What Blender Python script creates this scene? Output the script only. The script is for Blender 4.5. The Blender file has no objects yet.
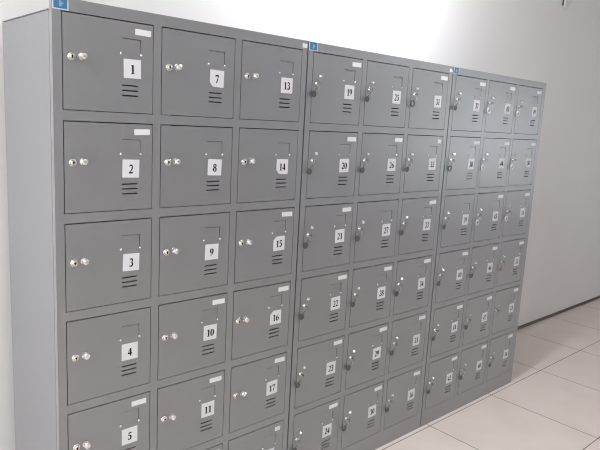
import bpy, bmesh, math, random
from mathutils import Vector, Matrix
random.seed(7)
S = bpy.context.scene
C = S.collection
PI = math.pi

# ------------------------------------------------------------------ materials
def mat(name, col, rough=.5, metal=0., spec=.5, bump=0., bscale=300., var=0., vscale=8., coat=0.):
    m = bpy.data.materials.new(name); m.use_nodes = True
    nt = m.node_tree; b = nt.nodes['Principled BSDF']
    b.inputs['Base Color'].default_value = (*col, 1)
    b.inputs['Roughness'].default_value = rough
    b.inputs['Metallic'].default_value = metal
    b.inputs['Specular IOR Level'].default_value = spec
    b.inputs['Coat Weight'].default_value = coat; b.inputs['Coat Roughness'].default_value = .34; b.inputs['Coat IOR'].default_value = 1.8
    tc = nt.nodes.new('ShaderNodeTexCoord')
    if bump:
        n = nt.nodes.new('ShaderNodeTexNoise'); n.inputs['Scale'].default_value = bscale
        n.inputs['Detail'].default_value = 3
        bp = nt.nodes.new('ShaderNodeBump'); bp.inputs['Strength'].default_value = bump
        bp.inputs['Distance'].default_value = .001
        nt.links.new(tc.outputs['Object'], n.inputs['Vector'])
        nt.links.new(n.outputs['Fac'], bp.inputs['Height'])
        nt.links.new(bp.outputs['Normal'], b.inputs['Normal'])
    if var:
        n = nt.nodes.new('ShaderNodeTexNoise'); n.inputs['Scale'].default_value = vscale
        n.inputs['Detail'].default_value = 4
        r = nt.nodes.new('ShaderNodeMapRange')
        r.inputs['From Min'].default_value = .3; r.inputs['From Max'].default_value = .7
        r.inputs['To Min'].default_value = 1 - var; r.inputs['To Max'].default_value = 1 + var
        h = nt.nodes.new('ShaderNodeHueSaturation'); h.inputs['Color'].default_value = (*col, 1)
        nt.links.new(tc.outputs['Object'], n.inputs['Vector'])
        nt.links.new(n.outputs['Fac'], r.inputs['Value'])
        nt.links.new(r.outputs['Result'], h.inputs['Value'])
        nt.links.new(h.outputs['Color'], b.inputs['Base Color'])
    return m

M = dict(
    paint=mat('grey_powder_coat', (.156, .164, .173), .38, spec=.9, coat=1, bump=.12, bscale=420, var=.02, vscale=3),
    paint_door=mat('grey_door_powder_coat', (.151, .159, .168), .36, spec=.9, coat=1, bump=.12, bscale=420, var=.02, vscale=3),
    side=mat('grey_coat_lit_side', (.22, .222, .226), .45, spec=.5, bump=.1, bscale=420, var=.015, vscale=3),  # the front's coat again, colour lightened for the light on the sides
    wall=mat('white_wall_paint', (.68, .676, .678), .29, spec=.7, bump=.15, bscale=120, var=.02, vscale=2),
    ceil=mat('ceiling_paint', (.75, .75, .75), .9, spec=.1),
    card=mat('number_card_paper', (.66, .67, .70), .55, spec=.3),
    ink=mat('black_ink', (.012, .012, .014), .6, spec=.2),
    tag=mat('name_tag_paper', (.74, .74, .75), .5, spec=.3),
    faint=mat('faint_print', (.33, .33, .34), .6, spec=.2),
    keysteel=mat('dull_key_steel', (.42, .42, .41), .3, metal=1),
    chrome=mat('chrome', (.78, .77, .76), .2, metal=1),
    brass=mat('warm_worn_metal', (.66, .64, .60), .25, metal=1),
    dark=mat('keyhole_black', (.008, .008, .008), .6, spec=.1),
    fob=mat('dark_grey_fob_plastic', (.075, .08, .08), .4),
    fobw=mat('pale_fob_plastic', (.55, .56, .55), .4),
    fobr=mat('red_fob_plastic', (.30, .13, .11), .4),
    blue=mat('blue_sticker_print', (.04, .16, .33), .4),
    bluew=mat('sticker_white_border', (.66, .72, .75), .4),
    bluem=mat('sticker_light_mark', (.22, .38, .52), .4),
    green=mat('green_sticker_print', (.18, .42, .2), .4),
    skirt=mat('brown_skirting', (.10, .075, .05), .5, var=.1, vscale=6),
    plastic=mat('pale_plastic_fitting', (.62, .61, .60), .4),
    alu=mat('window_aluminium', (.6, .6, .6), .4, metal=.6),
)

def glass():
    """thin clear pane: lets light straight through, with a faint mirror gloss"""
    m = bpy.data.materials.new('window_glass'); m.use_nodes = True
    nt = m.node_tree; nt.nodes.remove(nt.nodes['Principled BSDF'])
    tr = nt.nodes.new('ShaderNodeBsdfTransparent'); gl = nt.nodes.new('ShaderNodeBsdfGlossy'); gl.inputs['Roughness'].default_value = .02
    mx = nt.nodes.new('ShaderNodeMixShader'); mx.inputs[0].default_value = .06
    nt.links.new(tr.outputs[0], mx.inputs[1]); nt.links.new(gl.outputs[0], mx.inputs[2])
    nt.links.new(mx.outputs[0], nt.nodes['Material Output'].inputs[0])
    return m
M['glass'] = glass()

def emit(name, col, st):
    m = bpy.data.materials.new(name); m.use_nodes = True
    b = m.node_tree.nodes['Principled BSDF']
    b.inputs['Emission Color'].default_value = (*col, 1); b.inputs['Emission Strength'].default_value = st
    return m

TILE, GX, GY = .59, 1.838, -.022
def floor_mat():
    m = bpy.data.materials.new('beige_ceramic_floor_tiles'); m.use_nodes = True
    nt = m.node_tree; b = nt.nodes['Principled BSDF']; L = nt.links
    tc = nt.nodes.new('ShaderNodeTexCoord'); sp = nt.nodes.new('ShaderNodeSeparateXYZ')
    L.new(tc.outputs['Object'], sp.inputs[0])
    def math_(op, a, b_=None, c=None):
        n = nt.nodes.new('ShaderNodeMath'); n.operation = op
        for k, v in enumerate((a, b_, c)):
            if v is None: continue
            if isinstance(v, (int, float)): n.inputs[k].default_value = v
            else: L.new(v, n.inputs[k])
        return n.outputs[0]
    def line(o, off):
        t = math_('ADD', o, -off + TILE * 40)
        t = math_('MODULO', t, TILE)
        t = math_('SUBTRACT', t, TILE / 2)
        t = math_('ABSOLUTE', t)                      # TILE/2 at the joint
        return math_('GREATER_THAN', t, TILE / 2 - .0021)
    g = math_('MAXIMUM', line(sp.outputs[0], GX), line(sp.outputs[1], GY))
    n = nt.nodes.new('ShaderNodeTexNoise'); n.inputs['Scale'].default_value = 5; n.inputs['Detail'].default_value = 6
    L.new(tc.outputs['Object'], n.inputs['Vector'])
    cr = nt.nodes.new('ShaderNodeValToRGB')
    cr.color_ramp.elements[0].position = .3; cr.color_ramp.elements[0].color = (.70, .62, .57, 1)
    cr.color_ramp.elements[1].position = .7; cr.color_ramp.elements[1].color = (.75, .67, .62, 1)
    L.new(n.outputs['Fac'], cr.inputs[0])
    mx = nt.nodes.new('ShaderNodeMix'); mx.data_type = 'RGBA'
    L.new(g, mx.inputs['Factor']); L.new(cr.outputs[0], mx.inputs['A'])
    mx.inputs['B'].default_value = (.13, .10, .085, 1)
    L.new(mx.outputs['Result'], b.inputs['Base Color'])
    r = math_('MULTIPLY_ADD', g, .4, .34)
    L.new(r, b.inputs['Roughness'])
    b.inputs['Specular IOR Level'].default_value = .35
    bp = nt.nodes.new('ShaderNodeBump'); bp.inputs['Strength'].default_value = .4; bp.inputs['Distance'].default_value = .001
    bp.invert = True
    L.new(g, bp.inputs['Height']); L.new(bp.outputs['Normal'], b.inputs['Normal'])
    return m
M['floor'] = floor_mat()

# ------------------------------------------------------------------ mesh helpers
def box(bm, x0, x1, y0, y1, z0, z1, mi=0, bev=0.):
    vs = [bm.verts.new((x, y, z)) for x in (x0, x1) for y in (y0, y1) for z in (z0, z1)]
    fs = []
    for q in ((0, 1, 3, 2), (4, 6, 7, 5), (0, 4, 5, 1), (2, 3, 7, 6), (0, 2, 6, 4), (1, 5, 7, 3)):
        f = bm.faces.new([vs[i] for i in q]); f.material_index = mi; fs.append(f)
    if bev:
        es = list({e for f in fs for e in f.edges})
        r = bmesh.ops.bevel(bm, geom=es, offset=bev, segments=2, affect='EDGES', profile=.6)
        for f in r['faces']: f.material_index = mi
    return vs

def quad(bm, pts, mi=0):
    f = bm.faces.new([bm.verts.new(p) for p in pts]); f.material_index = mi; return f

def lathe(bm, prof, c, axis='y', seg=24, mi=0):
    """prof: list of (radius, height along -y); rings about the y axis at centre c"""
    rings = []
    for r, h in prof:
        ring = []
        for i in range(seg):
            a = 2 * PI * i / seg
            ring.append(bm.verts.new((c[0] + r * math.cos(a), c[1] - h, c[2] + r * math.sin(a))))
        rings.append(ring)
    for a, b in zip(rings, rings[1:]):
        for i in range(seg):
            f = bm.faces.new((a[i], a[(i + 1) % seg], b[(i + 1) % seg], b[i])); f.material_index = mi; f.smooth = True
    for ring in (rings[0], rings[-1]):
        f = bm.faces.new(ring); f.material_index = mi

def tube(bm, pts, r, seg=8, mi=0, closed=False):
    n = len(pts); P = [Vector(p) for p in pts]; rings = []
    for i in range(n):
        a = P[(i - 1) % n] if (closed or i) else P[0]
        b = P[(i + 1) % n] if (closed or i < n - 1) else P[-1]
        t = (b - a).normalized()
        u = t.cross(Vector((0, 1, 0)) if abs(t.y) < .9 else Vector((1, 0, 0))).normalized(); v = t.cross(u)
        rings.append([bm.verts.new(P[i] + r * (math.cos(2 * PI * k / seg) * u + math.sin(2 * PI * k / seg) * v)) for k in range(seg)])
    for i in range(n if closed else n - 1):
        a, b = rings[i], rings[(i + 1) % n]
        for k in range(seg):
            f = bm.faces.new((a[k], a[(k + 1) % seg], b[(k + 1) % seg], b[k])); f.smooth = True; f.material_index = mi
    if not closed:
        bm.faces.new(rings[0]); bm.faces.new(rings[-1])

def holed_sheet(bm, x0, x1, z0, z1, holes, y, depth, mi=0, back=False):
    """front sheet in the plane y with rectangular holes (hx0,hx1,hz0,hz1,depth or None) whose walls run back"""
    xs = sorted({round(v, 6) for v in [x0, x1] + [h[0] for h in holes] + [h[1] for h in holes]})
    zs = sorted({round(v, 6) for v in [z0, z1] + [h[2] for h in holes] + [h[3] for h in holes]})
    vid = {}
    def V(x, z):
        if (x, z) not in vid: vid[x, z] = bm.verts.new((x, y, z))
        return vid[x, z]
    for a, b in zip(xs, xs[1:]):
        for c, d in zip(zs, zs[1:]):
            mx, mz = (a + b) / 2, (c + d) / 2
            if any(h[0] < mx < h[1] and h[2] < mz < h[3] for h in holes): continue
            f = bm.faces.new((V(a, c), V(b, c), V(b, d), V(a, d))); f.material_index = mi
    for h in holes:
        hx0, hx1, hz0, hz1, dep = h
        yb = y + dep
        for p, q in (((hx0, hz0), (hx1, hz0)), ((hx1, hz0), (hx1, hz1)), ((hx1, hz1), (hx0, hz1)), ((hx0, hz1), (hx0, hz0))):
            quad(bm, [(p[0], y, p[1]), (q[0], y, q[1]), (q[0], yb, q[1]), (p[0], yb, p[1])], mi)
        if back:
            quad(bm, [(hx0, yb, hz0), (hx1, yb, hz0), (hx1, yb, hz1), (hx0, yb, hz1)], mi)

def mesh(name, bm, mats):
    bmesh.ops.recalc_face_normals(bm, faces=bm.faces)
    me = bpy.data.meshes.new(name); bm.to_mesh(me); bm.free()
    for m in (mats if isinstance(mats, (list, tuple)) else [mats]): me.materials.append(m)
    return me

def obj(name, me, parent=None, loc=(0, 0, 0), rot=(0, 0, 0)):
    o = bpy.data.objects.new(name, me); C.objects.link(o)
    o.parent = parent; o.location = loc; o.rotation_euler = rot
    return o

def build(name, bm, mats, parent=None, loc=(0, 0, 0), rot=(0, 0, 0)):
    return obj(name, mesh(name, bm, mats), parent, loc, rot)

def thing(name, label, cat, loc=(0, 0, 0), group=None):
    o = bpy.data.objects.new(name, None); C.objects.link(o); o.location = loc
    o.empty_display_size = .1
    o['label'] = label; o['category'] = cat
    if group: o['group'] = group
    return o

# ------------------------------------------------------------------ the room
WY = .47                     # the wall behind the lockers
RX0, RX1, RY0, H = -3.4, 8.2, -4.6, 2.95
def struct(name, parts, m, **kw):
    bm = bmesh.new()
    for p in parts: box(bm, *p)
    o = build(name, bm, m); o['kind'] = 'structure'; return o
struct('floor', [(RX0 - .1, RX1 + .1, RY0 - .1, WY + .1, -.1, 0)], M['floor'])
struct('ceiling', [(RX0 - .1, RX1 + .1, RY0 - .1, WY + .1, H, H + .1)], M['ceil'])
struct('wall_back', [(RX0 - .1, RX1 + .1, WY, WY + .1, 0, H)], M['wall'])
struct('wall_front', [(RX0 - .1, RX1 + .1, RY0 - .1, RY0, 0, H)], M['wall'])
V0, V1, VZ0, VZ1 = -4.3, -3.3, .6, 2.15          # opening in the right wall: unseen window, added for sheen on the doors
struct('wall_right', [(RX1, RX1 + .1, RY0, V0, 0, H), (RX1, RX1 + .1, V1, WY, 0, H),
                      (RX1, RX1 + .1, V0, V1, 0, VZ0), (RX1, RX1 + .1, V0, V1, VZ1, H)], M['wall'])
bm = bmesh.new()
for y in (V0, (V0 + V1 - .05) / 2, V1 - .05): box(bm, RX1 + .02, RX1 + .08, y, y + .05, VZ0, VZ1)
for z in (VZ0, VZ1 - .05): box(bm, RX1 + .02, RX1 + .08, V0, V1, z, z + .05)
wf = build('added_window', bm, M['alu']); wf['kind'] = 'structure'
bm = bmesh.new(); box(bm, RX1 + .05, RX1 + .055, V0 + .02, V1 - .02, VZ0 + .02, VZ1 - .02)
build('pane', bm, M['glass'], wf)
W0, W1, WZ0, WZ1 = -2.4, .20, .7, 2.6         # window opening in the left wall
struct('wall_left', [(RX0 - .1, RX0, RY0, W0, 0, H), (RX0 - .1, RX0, W1, WY, 0, H),
                     (RX0 - .1, RX0, W0, W1, 0, WZ0), (RX0 - .1, RX0, W0, W1, WZ1, H)], M['wall'])
bm = bmesh.new()
for k in range(4):
    y = W0 + (W1 - W0 - .05) * k / 3
    box(bm, RX0 - .08, RX0 - .02, y, y + .05, WZ0, WZ1)
for z in (WZ0, WZ1 - .05):
    box(bm, RX0 - .08, RX0 - .02, W0, W1, z, z + .05)
wf = build('window_1', bm, M['alu']); wf['kind'] = 'structure'
bm = bmesh.new(); box(bm, RX0 - .055, RX0 - .05, W0 + .02, W1 - .02, WZ0 + .02, WZ1 - .02)
g = build('pane', bm, M['glass'], wf)
struct('baseboard_back', [(2.72, RX1, WY - .008, WY, 0, .022)], M['skirt'])

# ------------------------------------------------------------------ digits (bold serif figures, drawn as strokes)
def arc(cx, cz, rx, rz, a0, a1, n=12):
    return [(cx + rx * math.cos(math.radians(a0 + (a1 - a0) * i / n)), cz + rz * math.sin(math.radians(a0 + (a1 - a0) * i / n))) for i in range(n + 1)]
T, K = .055, .155      # thin and thick strokes, figure height 1, width about .5
def wid(n, a, b): return [a + (b - a) * math.sin(PI * i / (n - 1)) for i in range(n)]
def lin(pts, w0, w1=None):
    w1 = w0 if w1 is None else w1
    return pts, [w0 + (w1 - w0) * i / (len(pts) - 1) for i in range(len(pts))]
def curve(pts, a, b): return pts, wid(len(pts), a, b)
DIG = {
    '0': [(arc(.25, .5, .165, .44, 90, 450, 28), [T + (K - T) * abs(math.cos(math.radians(90 + 360 * i / 28))) for i in range(29)])],
    '1': [lin([(.28, .02), (.28, .96)], K), lin([(.10, .025), (.46, .025)], .05), lin([(.30, .95), (.08, .84)], .07, .04)],
    '2': [curve(arc(.25, .70, .15, .24, 165, -10, 14), .06, .13), lin([(.40, .68), (.34, .45), (.08, .08)], .14, .06),
          lin([(.05, .065), (.42, .065)], .13), lin([(.42, .05), (.47, .24)], .06, .03)],
    '3': [curve(arc(.23, .74, .14, .21, 160, -75, 12), .05, .13), curve(arc(.21, .31, .18, .26, 80, -130, 14), .06, .15),
          lin([(.16, .53), (.26, .54)], .05), lin([(.05, .10), (.12, .10)], .11)],
    '4': [lin([(.33, .0), (.33, .96)], .15), lin([(.02, .30), (.48, .30)], .12), lin([(.03, .32), (.32, .93)], .05)],
    '5': [lin([(.14, .90), (.44, .90)], .13), lin([(.14, .92), (.09, .56)], .045), curve(arc(.19, .33, .19, .27, 110, -125, 14), .08, .15),
          lin([(.05, .10), (.12, .10)], .11)],
    '6': [(arc(.26, .30, .16, .27, 90, 450, 22), [T + (K - T) * abs(math.cos(math.radians(90 + 360 * i / 22))) for i in range(23)]),
          lin([(.09, .32), (.13, .58), (.25, .82), (.44, .96)], .14, .04)],
    '7': [lin([(.06, .89), (.45, .89)], .14), lin([(.44, .9), (.20, .0)], .06, .12), lin([(.06, .9), (.05, .72)], .05, .03)],
    '8': [(arc(.25, .74, .135, .21, 90, 450, 20), [T + (K - T) * .8 * abs(math.cos(math.radians(90 + 360 * i / 20))) for i in range(21)]),
          (arc(.25, .27, .165, .24, 90, 450, 20), [T + (K - T) * abs(math.cos(math.radians(90 + 360 * i / 20))) for i in range(21)])],
    '9': [(arc(.24, .68, .16, .27, 90, 450, 22), [T + (K - T) * abs(math.cos(math.radians(90 + 360 * i / 22))) for i in range(23)]),
          lin([(.41, .66), (.37, .40), (.25, .16), (.06, .02)], .14, .04)],
}
def stroke(bm, pts, w, ox, oz, s, y, mi):
    """a raised ribbon of ink"""
    n = len(pts); L, R = [], []
    for i in range(n):
        a = Vector(pts[max(i - 1, 0)]); b = Vector(pts[min(i + 1, n - 1)])
        if (b - a).length < 1e-6: a = Vector(pts[i - 1]); b = Vector(pts[i])
        t = (b - a).normalized(); nn = Vector((-t.y, t.x)) * w[i] / 2; p = Vector(pts[i])
        for lst, q in ((L, p + nn), (R, p - nn)):
            lst.append((ox + q.x * s, oz + q.y * s))
    for i in range(n - 1):
        quad(bm, [(L[i][0], y, L[i][1]), (L[i + 1][0], y, L[i + 1][1]), (R[i + 1][0], y, R[i + 1][1]), (R[i][0], y, R[i][1])], mi)

def number_card(num):
    """a 52 mm printed card, centred, facing -y, with ink on its face"""
    bm = bmesh.new(); h = .026
    y0, y1 = -.0009, 0
    curl = {7: .012, 14: .012, 15: .008, 16: .008}.get(num, 0)
    if curl:
        # lower-left (or upper-left) corner lifted off the door
        sg = -1 if num in (7, 14) else 1
        c = .013
        a = [(-h, -sg * h), (h, -sg * h), (h, sg * h), (-h + c, sg * h), (-h, sg * (h - c))]
        fr = [bm.verts.new((x, y0, z)) for x, z in a]; bk = [bm.verts.new((x, y1, z)) for x, z in a]
        bm.faces.new(fr); bm.faces.new(bk[::-1])
        for i in range(5): bm.faces.new((fr[i], fr[(i + 1) % 5], bk[(i + 1) % 5], bk[i]))
        quad(bm, [(-h + c, y0, sg * h), (-h, y0, sg * (h - c)), (-h + .004, -.008, sg * (h - .003))])
    else:
        box(bm, -h, h, y0, y1, -h, h)
    s = .0252; st = str(num); adv = .60 * s; wx = 1.2
    ox = -adv * len(st) / 2
    for ch in st:
        for pts, w in DIG[ch]:
            stroke(bm, [(q[0] * wx, q[1]) for q in pts], [v * 1.4 for v in w], ox, -s / 2 - .001, s, -.0012, 1)
        ox += adv
    return mesh('number_card', bm, [M['card'], M['ink']])

def name_tag(short=False):
    bm = bmesh.new(); w = .0245
    if short: w = .013
    box(bm, -w, w, -.0008, 0, -.0082, .0082)
    if short:   # a corner that has peeled forward
        quad(bm, [(w, -.0008, -.0082), (w, -.0008, .0082), (w - .012, -.007, -.0082)], 0)
    return mesh('name_tag', bm, [M['tag'], M['faint']])

# ------------------------------------------------------------------ locker geometry
DW, DH = .2628, .2521
CP, RP = .2881, .2791
MX, ZT = .0244, 1.7293
TOPZ, DEP = 1.7615, .41
SH = 1.7305      # top of the shell behind the header lip

def door_mesh():
    """local origin: the door's top left corner on its front face; x to the right, z down is negative"""
    bm = bmesh.new(); g = .0019
    x0, x1, z0, z1 = .0024, DW - g, -DH + g, -.0030
    holes = [(.167, .2145, -z - .0018, -z + .0018, .0012) for z in (.1752, .1892, .2032)]
    hx0, hx1, hz0, hz1 = .165, .2235, -.087, -.047
    holes.append((hx0, hx1, hz0, hz1, .0001))
    holed_sheet(bm, x0, x1, z0, z1, holes, 0, .012)
    # the pressed card pocket: a plate that sinks towards its top right corner
    P = {'tl': (hx0, .0012, hz1 - .0012), 'tr': (hx1 - .0016, .0016, hz1 - .0013), 'br': (hx1 - .0014, .0004, hz0), 'bl': (hx0, .0003, hz0)}
    quad(bm, [P['bl'], P['br'], P['tr'], P['tl']])
    quad(bm, [(hx0, 0, hz1), P['tl'], P['bl'], (hx0, 0, hz0)])
    quad(bm, [(hx0, 0, hz0), (hx1, 0, hz0), P['br'], P['bl']])
    quad(bm, [(hx1, 0, hz0), (hx1, 0, hz1), (hx1, .012, hz1), (hx1, .012, hz0)])
    quad(bm, [(hx0, 0, hz1), (hx1, 0, hz1), (hx1, .012, hz1), (hx0, .012, hz1)])
    # the folded sides
    for a, b in (((x0, z0), (x1, z0)), ((x1, z0), (x1, z1)), ((x1, z1), (x0, z1)), ((x0, z1), (x0, z0))):
        quad(bm, [(a[0], 0, a[1]), (b[0], 0, b[1]), (b[0], .0175, b[1]), (a[0], .0175, a[1])])
    # the inner return of the folds
    for a, b, c, d in ((x0, x1, z0, z0 + .014), (x0, x1, z1 - .014, z1), (x0, x0 + .014, z0, z1), (x1 - .014, x1, z0, z1)):
        quad(bm, [(a, .0175, c), (b, .0175, c), (b, .0175, d), (a, .0175, d)])
    bmesh.ops.remove_doubles(bm, verts=bm.verts, dist=1e-5)
    return mesh('door', bm, M['paint_door'])

def lock_mesh():
    bm = bmesh.new()
    lathe(bm, [(.0115, 0), (.0115, .002), (.0095, .004), (.0082, .0045), (.0078, .0035), (.0070, .0035), (.0066, .0065), (.0045, .0075), (.0001, .0075)], (0, 0, 0), mi=0)
    box(bm, -.0011, .0011, -.0079, -.0070, -.0045, .0045, 1)
    lathe(bm, [(.0026, .0070), (.0026, .0081)], (0, 0, .0012), seg=12, mi=1)
    return mesh('lock_cylinder', bm, [M['brass'], M['dark']])

def knob_mesh():
    """a small faceted bright pull"""
    bm = bmesh.new()
    lathe(bm, [(.0100, 0), (.0100, .0018), (.0050, .0030), (.0045, .007), (.0095, .010), (.0105, .014), (.0085, .018), (.0045, .020), (.0001, .0202)], (0, 0, 0), seg=8, mi=0)
    for f in bm.faces: f.smooth = False
    return mesh('pull_knob', bm, [M['chrome']])

def clip_mesh():
    bm = bmesh.new()
    lathe(bm, [(.0040, 0), (.0040, .0012), (.0026, .0028), (.0001, .0032)], (0, 0, 0), seg=12)
    return mesh('holder_clip', bm, [M['chrome']])

me_door, me_lock, me_knob, me_clip = door_mesh(), lock_mesh(), knob_mesh(), clip_mesh()
me_tag, me_tag_s = name_tag(), name_tag(True)
NO_TAG = {3, 4, 6, 7, 8, 9, 13, 14, 25, 27, 39}
SHORT = {18, 32}

def locker(x0, W, label, first, gap_r=.0058):
    t = thing('locker_cabinet', label, 'locker', (x0, 0, 0), 'grey steel locker cabinets along the wall')
    rx = W - gap_r
    # frame: the front with eighteen openings, each with a shallow pocket behind its door
    bm = bmesh.new()
    holes = [(MX + c * CP, MX + c * CP + DW, ZT - r * RP - DH, ZT - r * RP, DEP - .012) for c in range(3) for r in range(6)]
    holed_sheet(bm, 0, rx, 0, TOPZ, holes, 0, .022, back=True)
    for a, b in (((0, 0), (rx, 0)), ((rx, 0), (rx, TOPZ)), ((rx, TOPZ), (0, TOPZ)), ((0, TOPZ), (0, 0))):
        quad(bm, [(a[0], 0, a[1]), (b[0], 0, b[1]), (b[0], .018, b[1]), (a[0], .018, a[1])])
    # shell behind the frame, a little inset so that the side sheets seat on it
    i = .004
    for q in ([(i, .018, 0), (i, DEP, 0), (i, DEP, SH), (i, .018, SH)], [(rx - i, .018, 0), (rx - i, DEP, 0), (rx - i, DEP, SH), (rx - i, .018, SH)],
              [(i, DEP, 0), (rx - i, DEP, 0), (rx - i, DEP, SH), (i, DEP, SH)], [(i, .018, SH), (rx - i, .018, SH), (rx - i, DEP, SH), (i, DEP, SH)],
              [(i, .018, 0), (rx - i, .018, 0), (rx - i, DEP, 0), (i, DEP, 0)],
              [(0, .018, 0), (i, .018, 0), (i, .018, SH), (0, .018, SH)], [(rx, .018, 0), (rx - i, .018, 0), (rx - i, .018, SH), (rx, .018, SH)],
              [(0, .018, SH), (rx, .018, SH), (rx, .018, TOPZ), (0, .018, TOPZ)]):
        quad(bm, q)
    bmesh.ops.remove_doubles(bm, verts=bm.verts, dist=1e-5)
    build('body', bm, M['paint'], t)
    for s in (0, 1):
        xa = 0 if s == 0 else rx - .0038
        bm = bmesh.new(); box(bm, xa, xa + .0038, .0205, DEP + .001, .002, 1.7272)
        sp = build('side_panel', bm, M['side'], t)
    bm = bmesh.new()
    box(bm, 0, rx, .0205, DEP + .001, SH, SH + .0022)
    build('top_panel', bm, M['side'], t)
    # blue square sticker at the header's left end, tiny one at the right end
    bm = bmesh.new()
    box(bm, .002, .043, -.0008, 0, 1.7305, TOPZ - .0005, 0)
    box(bm, .0045, .040, -.0012, -.0008, 1.733, TOPZ - .0015, 1)
    for a, b, c, d in ((.019, .025, 1.738, 1.752), (.024, .030, 1.744, 1.7475)):
        box(bm, a, b, -.0015, -.0012, c, d, 2)
    st = build('blue_sticker', bm, [M['bluew'], M['blue'], M['bluem']], t); st['label'] = 'blue square sticker with pale border and small light mark'
    if first < 37:
        bm = bmesh.new(); box(bm, W - .030, W - .008, -.0008, 0, 1.736, 1.750, 0)
        if first == 19: box(bm, W - .016, W - .008, -.0011, -.0008, 1.745, 1.7515, 1)
        sw = build('small_sticker', bm, [M['tag'], M['green']], t)
    rnd = random.Random(first)
    for c in range(3):
        for r in range(6):
            n = first + c * 6 + r
            d = obj('door', me_door, t, (MX + c * CP, 0, ZT - r * RP))
            lx, lz = (.025, -.1125) if first == 1 else (.0225, -.110)
            obj('lock_cylinder', me_lock, d, (lx, 0, lz)).scale = (1, 1, 1) if first == 1 else (.8, 1, .8)
            obj('pull_knob', me_knob, d, (.0525, 0, -.1095) if first == 1 else (.036, 0, -.084), (0, rnd.uniform(0, .7), 0)).scale = (1, 1, 1) if first == 1 else (.62, .62, .62)
            for x in (.163, .2245):
                obj('holder_clip', me_clip, d, (x, 0, -.0885))
            obj('number_card', number_card(n), d, (.1960 - .0006 * r + rnd.uniform(-.002, .002), 0, -.129 + rnd.uniform(-.0015, .0015)), (0, rnd.uniform(-.03, .03), 0))
            if n not in NO_TAG:
                obj('name_tag', me_tag_s if n in SHORT else me_tag, d, (.2303 - .0011 * r + (.008 if n in SHORT else 0) + rnd.uniform(-.002, .001), 0, -.026 + rnd.uniform(-.002, .002)), (0, rnd.uniform(-.03, .04), 0))
    return t

X0 = [0, .892, 1.7884]
locker(X0[0], .892, 'grey steel locker cabinet nearest the camera, doors numbered 1 to 18', 1)
locker(X0[1], .8964, 'middle grey steel locker cabinet of the row, doors numbered 19 to 36', 19)
locker(X0[2], .900, 'grey steel locker cabinet at the far end, doors numbered 37 to 54', 37, 0)

# ------------------------------------------------------------------ keys hanging in the locks of the two further cabinets
def key_meshes():
    bm = bmesh.new()     # key: flat bow standing out of the lock, blade into it
    box(bm, -.0010, .0010, -.014, -.0081, -.0028, .0028, 0)
    n = 16; c = (0, -.0175, 0)
    ring = []
    for sx in (-.001, .001):
        ring.append([bm.verts.new((sx, c[1] + .0050 * math.cos(2 * PI * i / n), c[2] + .0060 * math.sin(2 * PI * i / n))) for i in range(n)])
    bm.faces.new(ring[0]); bm.faces.new(ring[1])
    for i in range(n): bm.faces.new((ring[0][i], ring[0][(i + 1) % n], ring[1][(i + 1) % n], ring[1][i]))
    key = mesh('key', bm, M['keysteel'])
    bm = bmesh.new()     # split ring through the bow
    R = .0070
    tube(bm, [(-.004 + R * math.sin(2 * PI * i / 24) * .55, -.0185 + .004 * (1 - math.cos(2 * PI * i / 24)) / 2, -.0085 + R * math.cos(2 * PI * i / 24)) for i in range(24)], .0009, 6, closed=True)
    rg = mesh('split_ring', bm, M['keysteel'])
    bm = bmesh.new()     # second key, hanging down from the ring
    n = 14; cx, cz = -.0040, -.021
    fr, bk = [], []
    for i in range(n):
        a = 2 * PI * i / n
        fr.append(bm.verts.new((cx + .0050 * math.cos(a), -.0175, cz + .0050 * math.sin(a))))
        bk.append(bm.verts.new((cx + .0050 * math.cos(a), -.0160, cz + .0050 * math.sin(a))))
    bm.faces.new(fr); bm.faces.new(bk)
    for i in range(n): bm.faces.new((fr[i], fr[(i + 1) % n], bk[(i + 1) % n], bk[i]))
    vs = box(bm, cx - .0018, cx + .0018, -.0174, -.0161, cz - .018, cz - .004)
    bmesh.ops.rotate(bm, verts=bm.verts, cent=(cx, -.0165, cz), matrix=Matrix.Rotation(math.radians(18), 3, 'Y'))
    bmesh.ops.scale(bm, verts=bm.verts, vec=(.8, 1, .8))
    k2 = mesh('spare_key', bm, M['keysteel'])
    return key, rg, k2
def fob_mesh(m, hollow=False):
    bm = bmesh.new(); c = (-.0190, 0, -.0385)
    if hollow:
        tube(bm, [(c[0] + .0115 * math.cos(2 * PI * i / 24), -.010, c[2] + .0125 * math.sin(2 * PI * i / 24)) for i in range(24)], .0028, 8, closed=True)
    else:
        lathe(bm, [(.0108, .008), (.0118, .0088), (.0122, .010), (.0118, .0112), (.0100, .0117), (.0065, .0114), (.0001, .0114)], c, seg=24)
    tube(bm, [(-.0080, -.0150, -.0140), (-.0125, -.013, -.0205), (-.0165, -.0105, -.0265)], .0009, 6)
    return mesh('key_fob', bm, m)
me_key, me_ring, me_key2 = key_meshes()
FOB = {'dark grey': fob_mesh(M['fob']), 'pale': fob_mesh(M['fobw'], True), 'red': fob_mesh(M['fobr']), 'dark ring-shaped': fob_mesh(M['fob'], True)}
def fob_kind(n):
    if n in (43, 44, 45, 49, 50, 51): return 'pale'
    if n in (52,): return 'red'
    if n in (31, 38): return 'dark ring-shaped'
    return 'dark grey'
NO_FOB = {53}
for u in (1, 2):
    for c in range(3):
        for r in range(6):
            n = 1 + u * 18 + c * 6 + r
            k = fob_kind(n)
            lab = f'keys with a {k} fob hanging in the lock of door {n}' if n not in NO_FOB else f'keys without a fob hanging in the lock of door {n}'
            t = thing('key_set', lab, 'keys', (X0[u] + MX + c * CP + .0225, 0, ZT - r * RP - .110), 'keys hanging in the locker doors')
            obj('key', me_key, t); obj('split_ring', me_ring, t); obj('spare_key', me_key2, t)
            if n not in NO_FOB: obj('key_fob', FOB[k], t)

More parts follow.
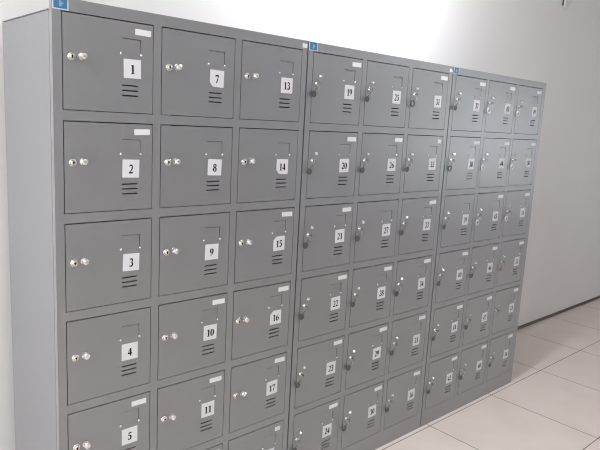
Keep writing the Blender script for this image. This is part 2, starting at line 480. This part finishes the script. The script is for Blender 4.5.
# ------------------------------------------------------------------ pale fitting high on the wall, cut by the frame
t = thing('wall_fitting', 'pale plastic fitting with a tapered underside high on the far wall', 'fitting', (3.74, WY, 2.37))
bm = bmesh.new()
prof = [(0, .03), (.008, .010), (.03, 0), (.05, .004), (.085, .045), (.115, .09), (.13, .13), (.14, .34), (0, .34)]
fr = [bm.verts.new((x, -.020, z)) for x, z in prof]; bk = [bm.verts.new((x, 0, z)) for x, z in prof]
bm.faces.new(fr); bm.faces.new(bk)
for i in range(len(prof)): bm.faces.new((fr[i], fr[(i + 1) % len(prof)], bk[(i + 1) % len(prof)], bk[i]))
build('housing', bm, M['plastic'], t)
bm = bmesh.new(); box(bm, -.006, 0, -.010, 0, .02, .34); build('side_strip', bm, M['fob'], t)

# ------------------------------------------------------------------ the lamps
def tube_lamp(loc, length, strength, label, rot=0, col=(.97, .98, 1)):
    t = thing('fluorescent_lamp', label, 'lamp', loc); t.rotation_euler = (0, 0, rot)
    bm = bmesh.new(); box(bm, -length / 2 - .03, length / 2 + .03, -.025, .025, -.02, .025, bev=.004)
    build('housing', bm, M['plastic'], t)
    for s in (-1, 1):
        bm = bmesh.new(); box(bm, s * length / 2 - .012, s * length / 2 + .012, -.02, .02, -.07, -.02); build('lamp_holder', bm, M['plastic'], t)
    bm = bmesh.new(); tube(bm, [(-length / 2 + .012, 0, -.048), (0, 0, -.048), (length / 2 - .012, 0, -.048)], .013, 16)
    build('light_tube', bm, emit('lit_tube', col, 8), t)
    for k in range(3):      # the light the tube gives off
        L = bpy.data.lights.new('tube_light', 'POINT'); L.energy = strength; L.color = col; L.shadow_soft_size = .03
        o = bpy.data.objects.new('tube_light', L); C.objects.link(o); o.parent = t; o.location = ((k - 1) * length / 3, 0, -.10)
    return t
for (LX, LY, LZ, ll, st, lb) in ((1.62, -.10, 2.42, .6, 15, 'white fluorescent batten hung on two rods above the middle locker cabinet'),
                            (5.4, -2.8, 2.80, .9, 5, 'white fluorescent batten hung at the far end of the room')):
    lamp = tube_lamp((LX, LY, LZ), ll, st, lb)
    for sx in (-.2, .2):
        bm = bmesh.new(); box(bm, sx - .006, sx + .006, -.012, 0, .024, H - LZ); build('hanging_rod', bm, M['plastic'], lamp)
def ceiling_lamp(x, y, strength, label):
    t = thing('ceiling_lamp', label, 'lamp', (x, y, H))
    bm = bmesh.new(); box(bm, -.62, .62, -.15, .15, -.06, 0, bev=.006); build('housing', bm, M['plastic'], t)
    bm = bmesh.new(); box(bm, -.6, .6, -.13, .13, -.068, -.06); build('diffuser', bm, emit('lit_diffuser', (1, .94, .88), 4), t)
    L = bpy.data.lights.new('lamp_light', 'AREA'); L.shape = 'RECTANGLE'; L.size = 1.2; L.size_y = .26; L.color = (1, .94, .88)
    L.energy = (strength - 4) * 1.2 * .26 * PI
    o = bpy.data.objects.new('lamp_light', L); C.objects.link(o); o.parent = t; o.location = (0, 0, -.072)
ceiling_lamp(-1.5, -.7, 38, 'ceiling lamp panel left of the locker cabinets')
ceiling_lamp(.2, -3.0, 15, 'ceiling lamp panel nearest the lockers')
ceiling_lamp(-1.2, -3.6, 16, 'ceiling lamp panel behind the camera')

# daylight; the right-hand window is an added source
w = bpy.data.worlds.new('World'); S.world = w; w.use_nodes = True
bg = w.node_tree.nodes['Background']; bg.inputs[0].default_value = (.86, .92, 1, 1); bg.inputs[1].default_value = 9
for (px, y0, y1, z0, z1, sg) in ((RX0 - .02, W0, W1, WZ0, WZ1, -1), (RX1 + .02, V0, V1, VZ0, VZ1, 1)):
    L = bpy.data.lights.new('window_portal', 'AREA'); L.shape = 'RECTANGLE'; L.size = y1 - y0; L.size_y = z1 - z0
    L.cycles.is_portal = True
    lo = bpy.data.objects.new('window_portal', L); C.objects.link(lo)
    lo.location = (px, (y0 + y1) / 2, (z0 + z1) / 2); lo.rotation_euler = (PI / 2, 0, sg * PI / 2)

# ------------------------------------------------------------------ camera
cam = bpy.data.cameras.new('camera'); co = bpy.data.objects.new('camera', cam); C.objects.link(co)
cam.sensor_width = 36; cam.lens = 35.7686; cam.clip_start = .01
co.location = (-.5819, -1.6098, 1.4772)
co.rotation_euler = (math.radians(80.2315), math.radians(-2.9728), math.radians(-42.0173))
S.camera = co
S.view_settings.view_transform = 'Standard'; S.view_settings.look = 'None'
S.view_settings.exposure = 0; S.view_settings.gamma = 1
S.cycles.max_bounces = 10; S.cycles.diffuse_bounces = 6
S.cycles.use_denoising = True
S.cycles.denoising_prefilter = 'ACCURATE'
S.cycles.filter_width = 1.1
S.cycles.sample_clamp_indirect = 6
